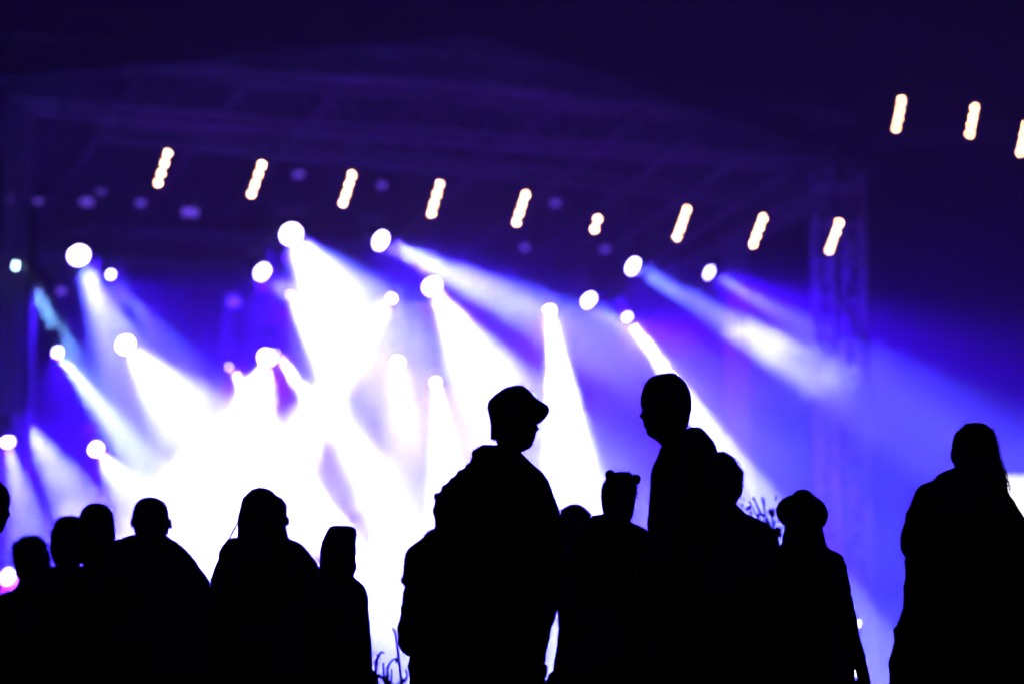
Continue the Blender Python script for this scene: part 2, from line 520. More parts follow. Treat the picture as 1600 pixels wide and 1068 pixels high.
# ------------------------------------------------------------------ people
def remeshed(name, bm, voxel, m, parent, smooth_it=2, loc=None):
    """fuse overlapping closed pieces into one continuous surface"""
    me = bpy.data.meshes.new(name + "_raw")
    bm.to_mesh(me); bm.free()
    o = bpy.data.objects.new(name + "_raw", me)
    COL.objects.link(o)
    md = o.modifiers.new("r", 'REMESH'); md.mode = 'VOXEL'; md.voxel_size = voxel; md.use_smooth_shade = True
    if smooth_it:
        ms = o.modifiers.new("s", 'SMOOTH'); ms.factor = 0.5; ms.iterations = smooth_it
    dg = bpy.context.evaluated_depsgraph_get()
    res = bpy.data.meshes.new_from_object(o.evaluated_get(dg))
    res.name = name
    bpy.data.objects.remove(o); bpy.data.meshes.remove(me)
    res.materials.clear(); res.materials.append(m)
    r = bpy.data.objects.new(name, res)
    COL.objects.link(r)
    if parent: r.parent = parent
    return r


def interp(rows, n):
    """smooth resampling of (y, xl, xr) rows"""
    a = np.array(rows, float)
    y = np.linspace(a[0, 0], a[-1, 0], n)
    y = np.unique(np.concatenate([y, a[:, 0]]))
    cols = [np.interp(y, a[:, 0], a[:, k]) for k in range(1, a.shape[1])]
    return np.stack([y] + cols, 1)


def wob(x, y, z, s, seed):
    from mathutils import noise as N
    return N.noise(Vector((x * s + seed, y * s, z * s)))


def loft_px(bm, rows, D, base, kd=0.75, hmax=0.15, hmin=0.0, n=28, seg=30, exp=2.3, wr=0.0, seed=0.0, dshift=0.0, wscale=14):
    """stacked rounded sections whose left and right edges are photo pixels on the plane y = D"""
    rr = interp(rows, n)
    rings = []
    for i, (y, xl, xr) in enumerate(rr):
        a = at(xl, y, D); b = at(xr, y, D)
        cx, hw = (a.x + b.x) / 2, max((b.x - a.x) / 2, 0.002)
        hd = min(hmax, hw * kd)
        if hmin: hd = max(hd, min(hmin, hw * 1.25))
        ring = []
        for k in range(seg):
            t = 2 * math.pi * k / seg
            c, s = math.cos(t), math.sin(t)
            ex = math.copysign(abs(c) ** (2 / exp), c); ey = math.copysign(abs(s) ** (2 / exp), s)
            p = Vector((cx + hw * ex, D + dshift + hd * ey, a.z))
            if wr:
                w = wr * (wob(p.x, p.y, p.z * 1.6, wscale, seed) + 0.5 * wob(p.x, p.y, p.z * 2, wscale * 2.3, seed + 9))
                p += Vector((ex, ey, 0)) * w
            ring.append(bm.verts.new(p - base))
        rings.append(ring)
    for r0, r1 in zip(rings, rings[1:]):
        for k in range(seg):
            bm.faces.new((r0[k], r0[(k + 1) % seg], r1[(k + 1) % seg], r1[k]))
    bm.faces.new(rings[0][::-1]); bm.faces.new(rings[-1])


def limb(bm, pts, rad, seg=14, wr=0.0, seed=0.0):
    """tapered tube along points with rounded ends"""
    pts = [Vector(p) for p in pts]
    P, Q = [], []
    for i in range(len(pts) - 1):
        for t in np.linspace(0, 1, 6)[:-1]:
            P.append(pts[i].lerp(pts[i + 1], t)); Q.append(rad[i] * (1 - t) + rad[i + 1] * t)
    P.append(pts[-1]); Q.append(rad[-1])
    d0 = (P[1] - P[0]).normalized(); d1 = (P[-1] - P[-2]).normalized()
    P = [P[0] - d0 * Q[0] * .9, P[0] - d0 * Q[0] * .5] + P + [P[-1] + d1 * Q[-1] * .5, P[-1] + d1 * Q[-1] * .9]
    Q = [Q[0] * .35, Q[0] * .85] + Q + [Q[-1] * .85, Q[-1] * .35]
    up = Vector((0.13, 1, 0.21)).normalized()
    rings = []
    for i, p in enumerate(P):
        d = (P[min(i + 1, len(P) - 1)] - P[max(i - 1, 0)]).normalized()
        u = d.cross(up).normalized(); v = d.cross(u).normalized()
        ring = []
        for k in range(seg):
            t = 2 * math.pi * k / seg
            r = Q[i]
            q = p + (u * math.cos(t) + v * math.sin(t)) * r
            if wr: q += (u * math.cos(t) + v * math.sin(t)) * wr * wob(q.x, q.y, q.z * 2, 16, seed)
            ring.append(bm.verts.new(q))
        rings.append(ring)
    for r0, r1 in zip(rings, rings[1:]):
        for k in range(seg):
            bm.faces.new((r0[k], r0[(k + 1) % seg], r1[(k + 1) % seg], r1[k]))
    bm.faces.new(rings[0][::-1]); bm.faces.new(rings[-1])


def ball(bm, c, s, sub=2):
    bmesh.ops.create_icosphere(bm, subdivisions=sub, radius=1, matrix=Matrix.Translation(c) @ Matrix.Diagonal((*s, 1)))


# canonical head: z above chin, front, back (metres forward of the ear line), half width
HEAD_ROWS = [
    (-.070, .012, -.070, .052), (-.035, .014, -.072, .053), (-.006, .030, -.070, .050), (.003, .052, -.070, .053), (.008, .066, -.071, .056), (.022, .078, -.074, .062),
    (.032, .079, -.076, .064), (.043, .079, -.079, .066), (.050, .089, -.081, .067), (.0555, .084, -.083, .068), (.062, .090, -.085, .069),
    (.072, .091, -.088, .071), (.083, .095, -.090, .073), (.090, .1085, -.091, .074), (.100, .103, -.092, .075), (.115, .0915, -.094, .076),
    (.125, .098, -.095, .077), (.138, .1015, -.095, .078), (.163, .101, -.094, .078), (.193, .094, -.086, .074), (.213, .082, -.072, .066),
    (.230, .060, -.052, .050), (.241, .030, -.022, .030), (.245, .008, -.004, .010)]


def head_mesh(bm, origin, yaw, scale=1.0, pitch=0.0, hair_lift=0.0, seg=48):
    """a head with brow, eye sockets, nose, lips and chin; yaw 0 looks away from the camera (+y)"""
    a = np.array(HEAD_ROWS)
    zz = np.unique(np.concatenate([np.linspace(a[0, 0], a[-1, 0], 60), a[:, 0]]))
    f = np.interp(zz, a[:, 0], a[:, 1]); bk = np.interp(zz, a[:, 0], a[:, 2]); hw = np.interp(zz, a[:, 0], a[:, 3])
    ker = np.exp(-0.5 * ((zz[:, None] - zz[None, :]) / .017) ** 2); ker /= ker.sum(1, keepdims=True)
    fb = ker @ f - 0.002
    fb = np.where(zz > .2, f, fb)
    M = Matrix.Translation(origin) @ Matrix.Rotation(yaw, 4, 'Z') @ Matrix.Rotation(pitch, 4, 'Y') @ Matrix.Scale(scale, 4)
    rings = []
    for i, z in enumerate(zz):
        ring = []
        cx = (fb[i] + bk[i]) / 2; hx = (fb[i] - bk[i]) / 2
        for k in range(seg):
            t = 2 * math.pi * k / seg
            c, s = math.cos(t), math.sin(t)
            x = cx + hx * math.copysign(abs(c) ** .92, c); y = hw[i] * math.copysign(abs(s) ** .95, s)
            if c > 0:
                x += (f[i] - fb[i]) * math.exp(-(y / .017) ** 2)
                ez = math.exp(-((z - .122) / .013) ** 2)      # eye sockets
                x -= .010 * ez * (math.exp(-((abs(y) - .032) / .014) ** 2))
                lz = math.exp(-((z - .056) / .012) ** 2)
                x += .002 * lz * math.exp(-(y / .025) ** 2)
            ring.append(bm.verts.new(M @ Vector((x, y, z))))
        rings.append(ring)
    for r0, r1 in zip(rings, rings[1:]):
        for k in range(seg):
            bm.faces.new((r0[k], r0[(k + 1) % seg], r1[(k + 1) % seg], r1[k]))
    bm.faces.new(rings[0][::-1]); bm.faces.new(rings[-1])
    for s in (-1, 1):                                        # ears
        c = M @ Vector((.002, s * .078, .105))
        R3 = (Matrix.Rotation(yaw, 4, 'Z') @ Matrix.Rotation(s * R(-25), 4, 'Z'))
        bmesh.ops.create_icosphere(bm, subdivisions=2, radius=1, matrix=Matrix.Translation(c) @ R3 @ Matrix.Diagonal((.017 * scale, .008 * scale, .031 * scale, 1)))


def hand(bm, wrist, direction, side, scale=1.0, curl=0.35, palm_n=None):
    """palm, four unequal fingers with knuckle bends and a thumb leaving the side"""
    d = Vector(direction).normalized()
    n = Vector(palm_n or (0, 1, 0))
    w = d.cross(n).normalized(); n = w.cross(d).normalized()
    S = scale
    pc = wrist + d * .045 * S
    for q in (-1, 0, 1):
        limb(bm, [wrist + w * q * .014 * S, wrist + d * .085 * S + w * q * .026 * S], [.013 * S, .012 * S], seg=8)
    for i, (o, L) in enumerate([(-.031, .066), (-.011, .076), (.010, .072), (.029, .058)]):
        b = wrist + d * .088 * S + w * o * S
        c1 = (d * math.cos(curl) + n * math.sin(curl)).normalized()
        c2 = (d * math.cos(curl * 2.2) + n * math.sin(curl * 2.2)).normalized()
        p1 = b + c1 * L * .5 * S
        limb(bm, [b - d * .03 * S, b, p1, p1 + c2 * L * .48 * S], [.009 * S, .009 * S, .0085 * S, .0075 * S], seg=8)
    b = wrist + d * .025 * S - w * side * .022 * S
    t1 = (d * .75 - w * side * .6 + n * .25).normalized()
    p1 = b + t1 * .042 * S
    limb(bm, [b, p1, p1 + (t1 + d * .5 + n * .3).normalized() * .03 * S], [.011 * S, .010 * S, .0085 * S], seg=8)


M_skin = mat("skin", (0.32, 0.2, 0.15), 0.6, scale=60, var=.1)
CLOTH = {}


def cloth(name, c):
    c = tuple(min(.3, v * 2.5) for v in c)
    return mat(name, c, 0.95, scale=180, var=.3, bump=.2)


def person(label, D, head, coat, coat_m, yaw=0.0, head_yaw=None, hair=None, hair_m=None, hair_name='hair', sleeves=(True, True), kd=0.75, hmax=0.15,
           wr=0.011, arm_y=None, trousers_m=None, side_on=False, seed=0.0, hair_kd=1.15, hair_hmax=.125, hair_wr=0.002, voxel=.0085, body_voxel=.0085, hipw=.175, pitch=0, hscale=1.0, coat_name='jacket', smooth_it=2):
    """head = (px, chin py) ; coat/hair = outline rows"""
    rr = interp(coat, 60)
    mid = rr[len(rr) // 3]
    xc = (mid[1] + mid[2]) / 2
    base = at(xc, mid[0], D); base.z = 0
    root = empty("person", base, label, "person")
    if head_yaw is None: head_yaw = yaw
    hm = hair_m or mat("dark_hair", (0.02, 0.015, 0.012), .6, scale=90)
    # sleeve paths
    rs = 0.054
    pxm = D / 3777.8
    y0 = coat[0][0]
    ws = [r for r in rr if (r[2] - r[1]) > 0.86 * max(q[2] - q[1] for q in rr[:40])]
    ysh = arm_y or (ws[0][0] + 6)
    yend = 1150 + (0.5 - 0.80) / pxm
    yend = 1150 - (0.80 - CAM_H) / pxm
    paths = []
    for si, s in enumerate((-1, 1)):
        pts = []
        for t in np.linspace(0, 1, 6):
            y = ysh + rs / pxm + (yend - ysh - rs / pxm) * t
            xl = np.interp(y, rr[:, 0], rr[:, 1]); xr = np.interp(y, rr[:, 0], rr[:, 2])
            if side_on:
                p = at((xl * .55 + xr * .45), y, D); p.y += s * (hmax + .01)
            else:
                p = at(xl, y, D) if s < 0 else at(xr, y, D)
                p.x -= s * rs
                p.y += .0 + .05 * t
            pts.append(p - base)
        paths.append(pts)
    # coat
    bm = bmesh.new()
    rows = [list(r) for r in coat]
    last = rows[-1]
    ybot = 1150 + (CAM_H - 0.62) / pxm
    rows.append([ybot - 6, last[1] + 2, last[2] - 2]); rows.append([ybot, last[1] + 8, last[2] - 8])
    if not side_on:
        rows = [list(r) for r in interp(rows, 60)]
        for r in rows:
            k = min(1, max(0, (r[0] - ysh - .06 / pxm) / (.1 / pxm))) * min(1, max(0, (yend + 6 - r[0]) / 12))
            if sleeves[0]: r[1] += k * rs * 1.7 / pxm
            if sleeves[1]: r[2] -= k * rs * 1.7 / pxm
    loft_px(bm, rows, D, base, kd, hmax, hmin=.145, n=60, seg=40, wr=wr, seed=seed)
    for i in (0, 1):
        if sleeves[i]:
            limb(bm, paths[i], [rs * .95, rs, rs * .98, rs * .95, rs * .88, rs * .8], seg=18, wr=wr * 1.2, seed=seed + i)
    remeshed(coat_name, bm, voxel, coat_m, root, smooth_it)
    # body
    bm = bmesh.new()
    hx, hy = head
    ho = at(hx, hy, D) - base
    head_mesh(bm, ho, head_yaw + R(90), hscale, pitch)
    shz = at(xc, ysh, D).z
    ct = at(xc, ysh, D) - base
    limb(bm, [ho + Vector((0, 0, -.0)) + Vector((-math.sin(head_yaw), math.cos(head_yaw), 0)) * -.02, Vector((ct.x, 0, ct.z + .0))], [.05 * hscale, .058 * hscale], seg=16)
    brow = []
    for r in rows:
        w = (r[2] - r[1]); c = (r[1] + r[2]) / 2
        if r[0] > ysh - 20: brow.append((r[0], c - w * .36, c + w * .36))
    if len(brow) < 2: brow = [(ysh, xc - 40, xc + 40), (ybot, xc - 35, xc + 35)]
    loft_px(bm, brow, D, base, kd * .8, hmax * .72, n=20, seg=20)
    for i, s in enumerate((-1, 1)):
        P = [Vector((ct.x + (0 if side_on else s * max(.02, min(.1, (mid[2] - mid[1]) * pxm * .5 - .10))), s * .08 if side_on else 0, paths[i][0].z - .01))] + paths[i]
        limb(bm, P, [.045, .047, .044, .038, .036, .031, .026], seg=12)
        if sleeves[i]:
            d = (paths[i][-1] - paths[i][-2]).normalized()
            hand(bm, paths[i][-1] + d * .02, d, -s, scale=min(1, hscale), palm_n=(0, 1, 0) if not side_on else (-1, 0, 0))
    half = (last[2] - last[1]) * pxm / 2 - (0 if side_on else .045 * (sleeves[0] + sleeves[1]))
    hipw = min(hipw, max(.085, half * .92)); lo_ = .09 * hipw / .175
    hx0 = at((last[1] + last[2]) / 2, last[0], D).x - base.x
    hipz = .88 * min(1, (ho.z + .24) / 1.75)
    fwd = Vector((-math.sin(yaw), math.cos(yaw), 0)); lat = Vector((math.cos(yaw), math.sin(yaw), 0))
    for s in (-1, 1):
        h = Vector((hx0, 0, hipz)) + lat * s * lo_
        k = Vector((hx0, 0, hipz * .54)) + lat * s * lo_ * 1.1 + fwd * .02
        an = Vector((hx0, 0, .09)) + lat * s * lo_ * 1.2 - fwd * .01
        limb(bm, [h, k, an], [.080, .052, .036], seg=14)
        limb(bm, [an + Vector((0, 0, -.04)), an + fwd * .15 + Vector((0, 0, -.055))], [.036, .026], seg=10)
    remeshed("body", bm, body_voxel, M_skin, root, 1 if body_voxel > .005 else 0)
    # trousers and shoes
    bm = bmesh.new()
    ball(bm, Vector((hx0, 0, hipz - .0)), (hipw * (.8 if side_on else 1), hipw * (1.0 if side_on else .68), .15), 3)
    for s in (-1, 1):
        h = Vector((hx0, 0, hipz)) + lat * s * lo_
        k = Vector((hx0, 0, hipz * .54)) + lat * s * lo_ * 1.1 + fwd * .02
        an = Vector((hx0, 0, .10)) + lat * s * lo_ * 1.2 - fwd * .01
        limb(bm, [h, k, an], [.098, .074, .062], seg=16, wr=.01, seed=seed + s)
    remeshed("trousers", bm, .012, trousers_m or cloth("dark_denim", (.03, .032, .045)), root, 2)
    for s in (-1, 1):
        bm = bmesh.new()
        an = Vector((hx0, 0, .0)) + lat * s * lo_ * 1.2 - fwd * .01
        limb(bm, [an - fwd * .03 + Vector((0, 0, .05)), an + fwd * .10 + Vector((0, 0, .043)), an + fwd * .18 + Vector((0, 0, .036))], [.047, .045, .034], seg=14)
        for v in bm.verts: v.co.z = max(v.co.z, .004)
        obj("shoe", bm, mat("dark_leather", (.03, .026, .024), .5), root, True)
    if hair:
        bm = bmesh.new()
        loft_px(bm, hair, D, base, hair_kd, hair_hmax, n=30, seg=36, wr=hair_wr, seed=seed + 3, exp=2.1, wscale=30)
        remeshed(hair_name, bm, .006, hm, root, 1)
    return root, base, D


def strands(name, root, base, D, lines, m, r=.0028):
    bm = bmesh.new()
    for L in lines:
        pts = [at(x, y, D) - base + Vector((0, rest[0] if rest else 0, 0)) for (x, y, *rest) in L]
        n = len(pts)
        limb(bm, pts, [r * (1 - .5 * i / (n - 1)) for i in range(n)], seg=6)
    return tag(obj(name, bm, m, root, True), kind="stuff" if len(lines) > 2 else None)


M_hair_d = mat("dark_hair", (0.02, 0.015, 0.012), .6, scale=90)
M_hair_b = mat("brown_hair", (0.06, 0.035, 0.02), .6, scale=90)
BLK = cloth("black_cloth", (.022, .022, .026))
NAVY = cloth("navy_cloth", (.02, .024, .045))
OLIVE = cloth("dark_olive_cloth", (.035, .036, .024))
GREY = cloth("charcoal_cloth", (.045, .045, .05))
WINE = cloth("dark_wine_cloth", (.05, .02, .025))

# ---- man in the peaked cap, face in profile to the right
A_coat = [(697, 757, 800), (701, 747, 812), (710, 741, 816), (720, 735, 827), (730, 728, 839), (740, 714, 850), (755, 697, 860), (766, 689, 864), (778, 680, 868), (792, 676, 873),
          (815, 678, 879), (835, 678, 883), (860, 672, 886), (900, 662, 884), (950, 655, 872), (1000, 646, 857), (1030, 638, 857), (1068, 640, 850)]
r_, b_, D_ = person("man in a peaked cap and thick hooded jacket, face in profile turned right", 9.4, (804, 703), A_coat, OLIVE, yaw=R(-40), head_yaw=R(-82),
                    sleeves=(False, True), kd=.72, hmax=.2, wr=.010, seed=1.0, arm_y=778, smooth_it=0, voxel=.006, body_voxel=.004, hscale=.92)
b_h = [(645, 763.5, 800), (662, 767, 805), (675, 766.5, 800), (684, 766, 795), (686, 766.5, 790)]
bm = bmesh.new(); loft_px(bm, b_h, D_, b_, .9, .085, n=20, seg=30); remeshed("hair", bm, .005, M_hair_d, r_, 1)
capr = [(602, 803, 813), (603.5, 798, 818), (606, 789, 822), (610, 783, 827.5), (618, 772, 834), (627, 763.6, 841), (635, 761.6, 846), (642, 762.8, 846), (650, 764.5, 843), (657, 766, 838)]
bm = bmesh.new(); loft_px(bm, capr, D_, b_, 1.1, .098, n=24, seg=36, wr=.001, seed=4); cap = remeshed("cap", bm, .005, cloth("cap_wool", (.03, .028, .026)), r_, 0)
pk = [(621, 826, 837.5), (625, 826, 842), (629, 826, 848), (634, 826, 856.4), (639, 828, 858.8), (643, 830, 858), (647, 832, 856.4), (651, 833, 853.5), (655, 834, 849.6), (659, 834, 845), (661.5, 834, 842)]
bm = bmesh.new(); loft_px(bm, pk, D_, b_, 2.0, .075, n=20, seg=30); remeshed("cap_peak", bm, .004, cloth("cap_wool", (.03, .028, .026)), r_, 0)
hood = [(694.5, 754, 762), (696.5, 750, 768), (700, 745, 775), (706, 740, 785), (714, 737, 795), (724, 732, 800), (735, 726, 800), (750, 722, 795)]
bm = bmesh.new(); loft_px(bm, hood, D_, b_, 1.3, .13, n=20, seg=30, wr=.006, seed=7); 
def lumps(bm, D, base, L, dep=1.6, dy=0.0):
    for (x, y, r) in L:
        k = r * D / 3777.8
        ball(bm, at(x, y, D) - base + Vector((0, dy, 0)), (k, k * dep, k), 2)
lumps(bm, D_, b_, [(757.5, 702, 7.5), (743, 708.5, 7), (731, 729, 5), (719, 739, 5.5), (707, 750, 5), (696, 763, 7), (684, 775, 6.5), (681, 795, 4)], 3)
remeshed("hood", bm, .005, OLIVE, r_, 0)
slv = [(836, 666, 700), (842, 661, 710), (848, 652, 718), (858, 640, 722), (870, 634, 726), (884, 632, 728), (900, 630.5, 728), (906, 627, 728), (911, 628, 728), (916, 634, 728), (926, 631, 726), (940, 630, 724),
       (950, 627, 722), (962, 627.5, 720), (972, 623, 718), (985, 621, 715), (995, 622, 712), (1006, 621, 706), (1014, 626, 700), (1020, 631, 692), (1025, 637, 680)]
bm = bmesh.new(); loft_px(bm, slv, D_, b_, .95, .11, n=50, seg=36, wr=.006, seed=9, wscale=26, dshift=-.05); lumps(bm, D_, b_, [(641, 868, 9), (638, 890, 7), (631, 908, 3.5), (636, 930, 6), (633, 948, 6), (630, 966, 6), (627, 985, 6.5), (627, 1003, 6.5), (634, 1015, 6)], 4)
remeshed("sleeve", bm, .005, OLIVE, r_, 0)

# ---- tall bareheaded man in profile to the left
B_coat = [(691, 1046, 1112), (697, 1034, 1116), (700, 1031, 1118), (715, 1026, 1122), (730, 1020, 1128), (745, 1016.5, 1135), (770, 1014, 1142), (813, 1012.3, 1150), (860, 1011, 1150), (950, 1011, 1146), (1068, 1008, 1135)]
r_, b_, D_ = person("tall bareheaded man in a hooded jacket, face in profile turned left", 9.5, (1041, 686), B_coat, NAVY, yaw=R(90), head_yaw=R(90),
                    kd=1.4, hmax=.22, wr=.007, seed=2.0, side_on=True, arm_y=735, hscale=1.0, voxel=.006, body_voxel=.004, smooth_it=1)
shair = [(582.5, 1044, 1048), (584, 1033, 1054), (586, 1027, 1058), (590, 1016, 1063), (598, 1008.5, 1071), (606, 1004.5, 1075.5), (612, 1010, 1078), (621, 1020, 1080.3), (631, 1030, 1080.5), (645, 1040, 1079), (658, 1046, 1076), (668, 1050, 1074)]
bm = bmesh.new(); loft_px(bm, shair, D_, b_, 1.0, .081, n=30, seg=36, wr=.0025, seed=5, wscale=60); remeshed("hair", bm, .004, M_hair_d, r_, 0)
rng = random.Random(3)
L = []
for i in range(60):
    x = rng.uniform(1012, 1074); y = np.interp(x, [1005, 1016, 1031, 1045, 1058, 1070, 1076], [603, 590, 586, 583.6, 588, 599, 610])
    L.append([(x, y + 3, rng.uniform(-.03, .03)), (x + rng.uniform(-1, 2), y - rng.uniform(.5, 3.4), rng.uniform(-.03, .03))])
strands("loose_hair", r_, b_, D_, L, M_hair_d, .0019)
hood = [(667.5, 1078, 1088), (669, 1074, 1095), (672, 1070, 1099.5), (680, 1064, 1106.5), (690, 1058, 1113), (700, 1054, 1118.5), (710, 1052, 1121), (725, 1052, 1122), (745, 1056, 1118)]
bm = bmesh.new(); loft_px(bm, hood, D_, b_, 1.5, .15, n=24, seg=36, wr=.006, seed=6); remeshed("hood", bm, .006, NAVY, r_, 1)
for (x0, y0_, x1, y1_) in [(1033, 700, 1030, 713), (1028.5, 713, 1024.5, 727)]:
    strands("drawstring", r_, b_, D_, [[(x0, y0_, -.05), ((x0 + x1) / 2 - 1, (y0_ + y1_) / 2, -.06), (x1, y1_, -.05)]], mat("pale_cord", (.7, .7, .75), .6), .0022)

# ---- curly haired person behind the tall man
C_coat = [(784, 1092, 1147), (797, 1070, 1158), (805, 1055, 1167), (811, 1046, 1183), (817, 1040, 1196), (828, 1036, 1207), (840, 1033, 1216), (870, 1030, 1224), (950, 1028, 1230), (1068, 1030, 1232)]
C_hair = [(706, 1108, 1124), (709, 1100, 1136), (716, 1092, 1146), (726, 1087, 1152), (738, 1084, 1159), (755, 1083, 1160), (768, 1084, 1160), (778, 1087, 1155), (787, 1093, 1148), (792, 1098, 1142)]
r_, b_, D_ = person("person with bushy curly hair, right behind the tall bareheaded man's back", 10.5, (1122, 792), C_coat, GREY, hair=C_hair, hair_m=M_hair_d, seed=3.0, hair_wr=.012, hscale=.92, hair_hmax=.11)
rng = random.Random(8)
L = []
for i in range(150):
    t = rng.uniform(-.4, 1.75) * math.pi / 1.6
    cx, cyy, rx, ry = 1122, 750, 37.5, 43
    x = cx + math.sin(t) * rx; y = cyy - math.cos(t) * ry
    dpt = rng.uniform(-.07, .07)
    f = math.sqrt(max(0.05, 1 - (dpt / .11) ** 2))
    x = cx + math.sin(t) * rx * f; y = cyy - math.cos(t) * ry * f
    rr_ = rng.uniform(1.5, 4); ph = rng.uniform(0, 6.28)
    L.append([(x + rr_ * math.cos(ph + a), y + rr_ * math.sin(ph + a), dpt) for a in np.linspace(0, 4.5, 6)])
L.append([(1153, 729, 0), (1158, 732, 0), (1161.5, 739, 0), (1161, 747, 0), (1157, 752, 0)])
L.append([(1133, 709, 0), (1137, 707, 0), (1140, 710, 0), (1138, 714, 0)])
strands("curls", r_, b_, D_, L, M_hair_d, .0024)

# ---- woman in the wide brimmed hat
D_coat = [(838, 1232, 1286), (850, 1222, 1289), (859, 1208, 1294), (862, 1203, 1305), (868, 1198, 1314), (882, 1193, 1321), (903, 1190, 1325), (937, 1190, 1328), (972, 1190, 1331), (1024, 1190, 1333), (1068, 1190, 1336)]
Dn = [(824, 1226, 1286), (832, 1224, 1286), (840, 1222, 1287.5), (850, 1222, 1289.5), (858, 1226, 1291), (866, 1232, 1288)]
r_, b_, D_ = person("woman in a round brimmed hat, standing left of the wide blue gap", 10.0, (1254, 852), D_coat, BLK, hair=Dn, hair_m=M_hair_b, seed=4.0, sleeves=(True, False), hscale=.9)
crown = [(764.3, 1249, 1258), (766, 1244.5, 1263), (770, 1239.5, 1268.5), (777, 1236, 1275), (784, 1235, 1279), (795, 1234, 1281), (806, 1236, 1280)]
bm = bmesh.new(); loft_px(bm, crown, D_, b_, 1.15, .085, n=20, seg=34); remeshed("hat_crown", bm, .005, cloth("hat_felt", (.025, .022, .022)), r_, 1)
brim = [(774, 1232, 1262), (776, 1228, 1272), (780, 1221, 1279), (784, 1217.5, 1284), (788, 1214.8, 1287), (795, 1213, 1291), (803, 1214, 1293), (808, 1216.5, 1293), (812, 1219, 1292), (817, 1223, 1290.5), (821, 1227, 1288.5), (824, 1233, 1284)]
bm = bmesh.new(); loft_px(bm, brim, D_, b_, 1.6, .15, n=24, seg=40); remeshed("hat_brim", bm, .005, cloth("hat_felt", (.025, .022, .022)), r_, 1)
bm = bmesh.new()
pts = [at(x, y, D_) - b_ for x, y in [(1306, 880), (1312, 905), (1317, 937), (1323.5, 972), (1331.5, 998)]]
limb(bm, pts, [.036, .039, .040, .040, .036], seg=18, wr=.006, seed=5)
pts = [at(x, y, D_) - b_ for x, y in [(1331.5, 998), (1341, 1026), (1348, 1052)]]
limb(bm, pts, [.035, .030, .026], seg=18, wr=.004, seed=5)
remeshed("sleeve", bm, .006, BLK, r_, 1)
bm = bmesh.new(); w_ = at(1349, 1054, D_) - b_
hand(bm, w_, (.05, .02, -1), 1, .95); remeshed("hand", bm, .004, M_skin, r_, 1)
rng = random.Random(5)
L = []
for i in range(26):
    x = rng.uniform(1280, 1287)
    L.append([(x - 2, 822, rng.uniform(-.04, .04)), (x, 834, rng.uniform(-.04, .04)), (x + rng.uniform(0, 2.5), 846, rng.uniform(-.04, .04)), (x + rng.uniform(1, 5), rng.uniform(852, 860), rng.uniform(-.04, .04))])
strands("loose_hair", r_, b_, D_, L, M_hair_b, .0018)

# ---- woman with two hair buns
E_coat = [(804, 944, 978), (806, 924, 981), (812, 914, 982), (818, 906, 988), (824, 900, 1003), (829, 897, 1013), (850, 890, 1020), (900, 880, 1024), (960, 874, 1024), (1000, 869, 1022), (1040, 861, 1020), (1068, 852, 1018)]
E_hair = [(737, 963, 981), (740, 955, 986), (745, 948, 990), (752, 944.5, 993), (760, 941, 995.3), (768, 940, 995.5), (777, 939.3, 994), (785, 939.3, 992), (793, 941, 989), (799, 942, 986), (806, 943, 983), (812, 945, 979)]
r_, b_, D_ = person("young woman with two small hair buns, between the two talking men", 10.6, (966, 818), E_coat, WINE, head_yaw=R(-38), hair=E_hair, seed=5.0, hscale=.88, hair_hmax=.095, wr=.004)
for (x, y, rx, ry) in [(953.5, 741.5, 8.6, 8.6), (994, 748.5, 8, 8.4)]:
    bm = bmesh.new(); c = at(x, y, D_) - b_
    ball(bm, c, (rx * D_ / 3777.8, .024, ry * D_ / 3777.8), 3)
    for v in bm.verts: v.co += (v.co - c).normalized() * .003 * wob(v.co.x, v.co.y, v.co.z, 60, 2)
    obj("hair_bun", bm, M_hair_d, r_, True)

# ---- round head behind, left of the buns
F_hair = [(786.7, 894, 906), (788.5, 888, 909), (792, 882, 913), (797, 876, 918.5), (803, 873, 922.5), (812, 871, 925), (830, 871, 925), (845, 874, 921), (855, 880, 916)]
F_coat = [(852, 880, 930), (866, 862, 950), (880, 858, 962), (920, 862, 968), (970, 872, 968), (1068, 876, 962)]
person("person whose rounded crown shows between the capped man and the woman with buns", 12.0, (898, 868), F_coat, GREY, hair=F_hair, seed=6.0, hscale=.9, hipw=.12)

# ---- woman at the right with hair falling to one side
G_coat = [(727, 1497, 1556), (735, 1478, 1562), (738, 1471, 1564), (742, 1465, 1566), (751, 1458, 1568), (755, 1448, 1569), (759, 1440, 1570), (769, 1433, 1574), (792, 1425, 1588), (808, 1419, 1598), (827, 1414.6, 1608), (880, 1416, 1614), (914, 1414.6, 1612),
          (947, 1412.5, 1612), (965, 1408, 1614), (975, 1403, 1616), (982, 1398.6, 1618), (1014, 1396, 1620), (1031, 1390.5, 1622), (1068, 1389, 1626)]
G_hair = [(660.5, 1515, 1528), (662, 1510, 1538), (666, 1505, 1544), (672, 1499, 1550), (678, 1495.5, 1554), (688, 1494, 1556.3), (700, 1493, 1556.5), (716, 1493, 1560), (729, 1494, 1564), (742, 1500, 1568), (750, 1515, 1568), (757, 1530, 1566), (762, 1545, 1562)]
r_, b_, D_ = person("woman in a long loose coat at the right edge, long hair falling right", 9.6, (1522, 752), G_coat, BLK, hair=G_hair, hair_m=M_hair_b, seed=7.0, hscale=.92, head_yaw=R(35), wr=.010, voxel=.007, sleeves=(False, True), smooth_it=1)
bm = bmesh.new()
limb(bm, [at(x, y, D_ - .03) - b_ for x, y in [(1452, 775), (1438, 810), (1427, 850)]], [.06, .058, .054], seg=18, wr=.008)
limb(bm, [at(1427, 852, D_ + .05) - b_, at(1460, 880, D_ + .19) - b_, at(1500, 878, D_ + .24) - b_], [.054, .045, .034], seg=18, wr=.006)
remeshed("sleeve", bm, .006, BLK, r_, 1)
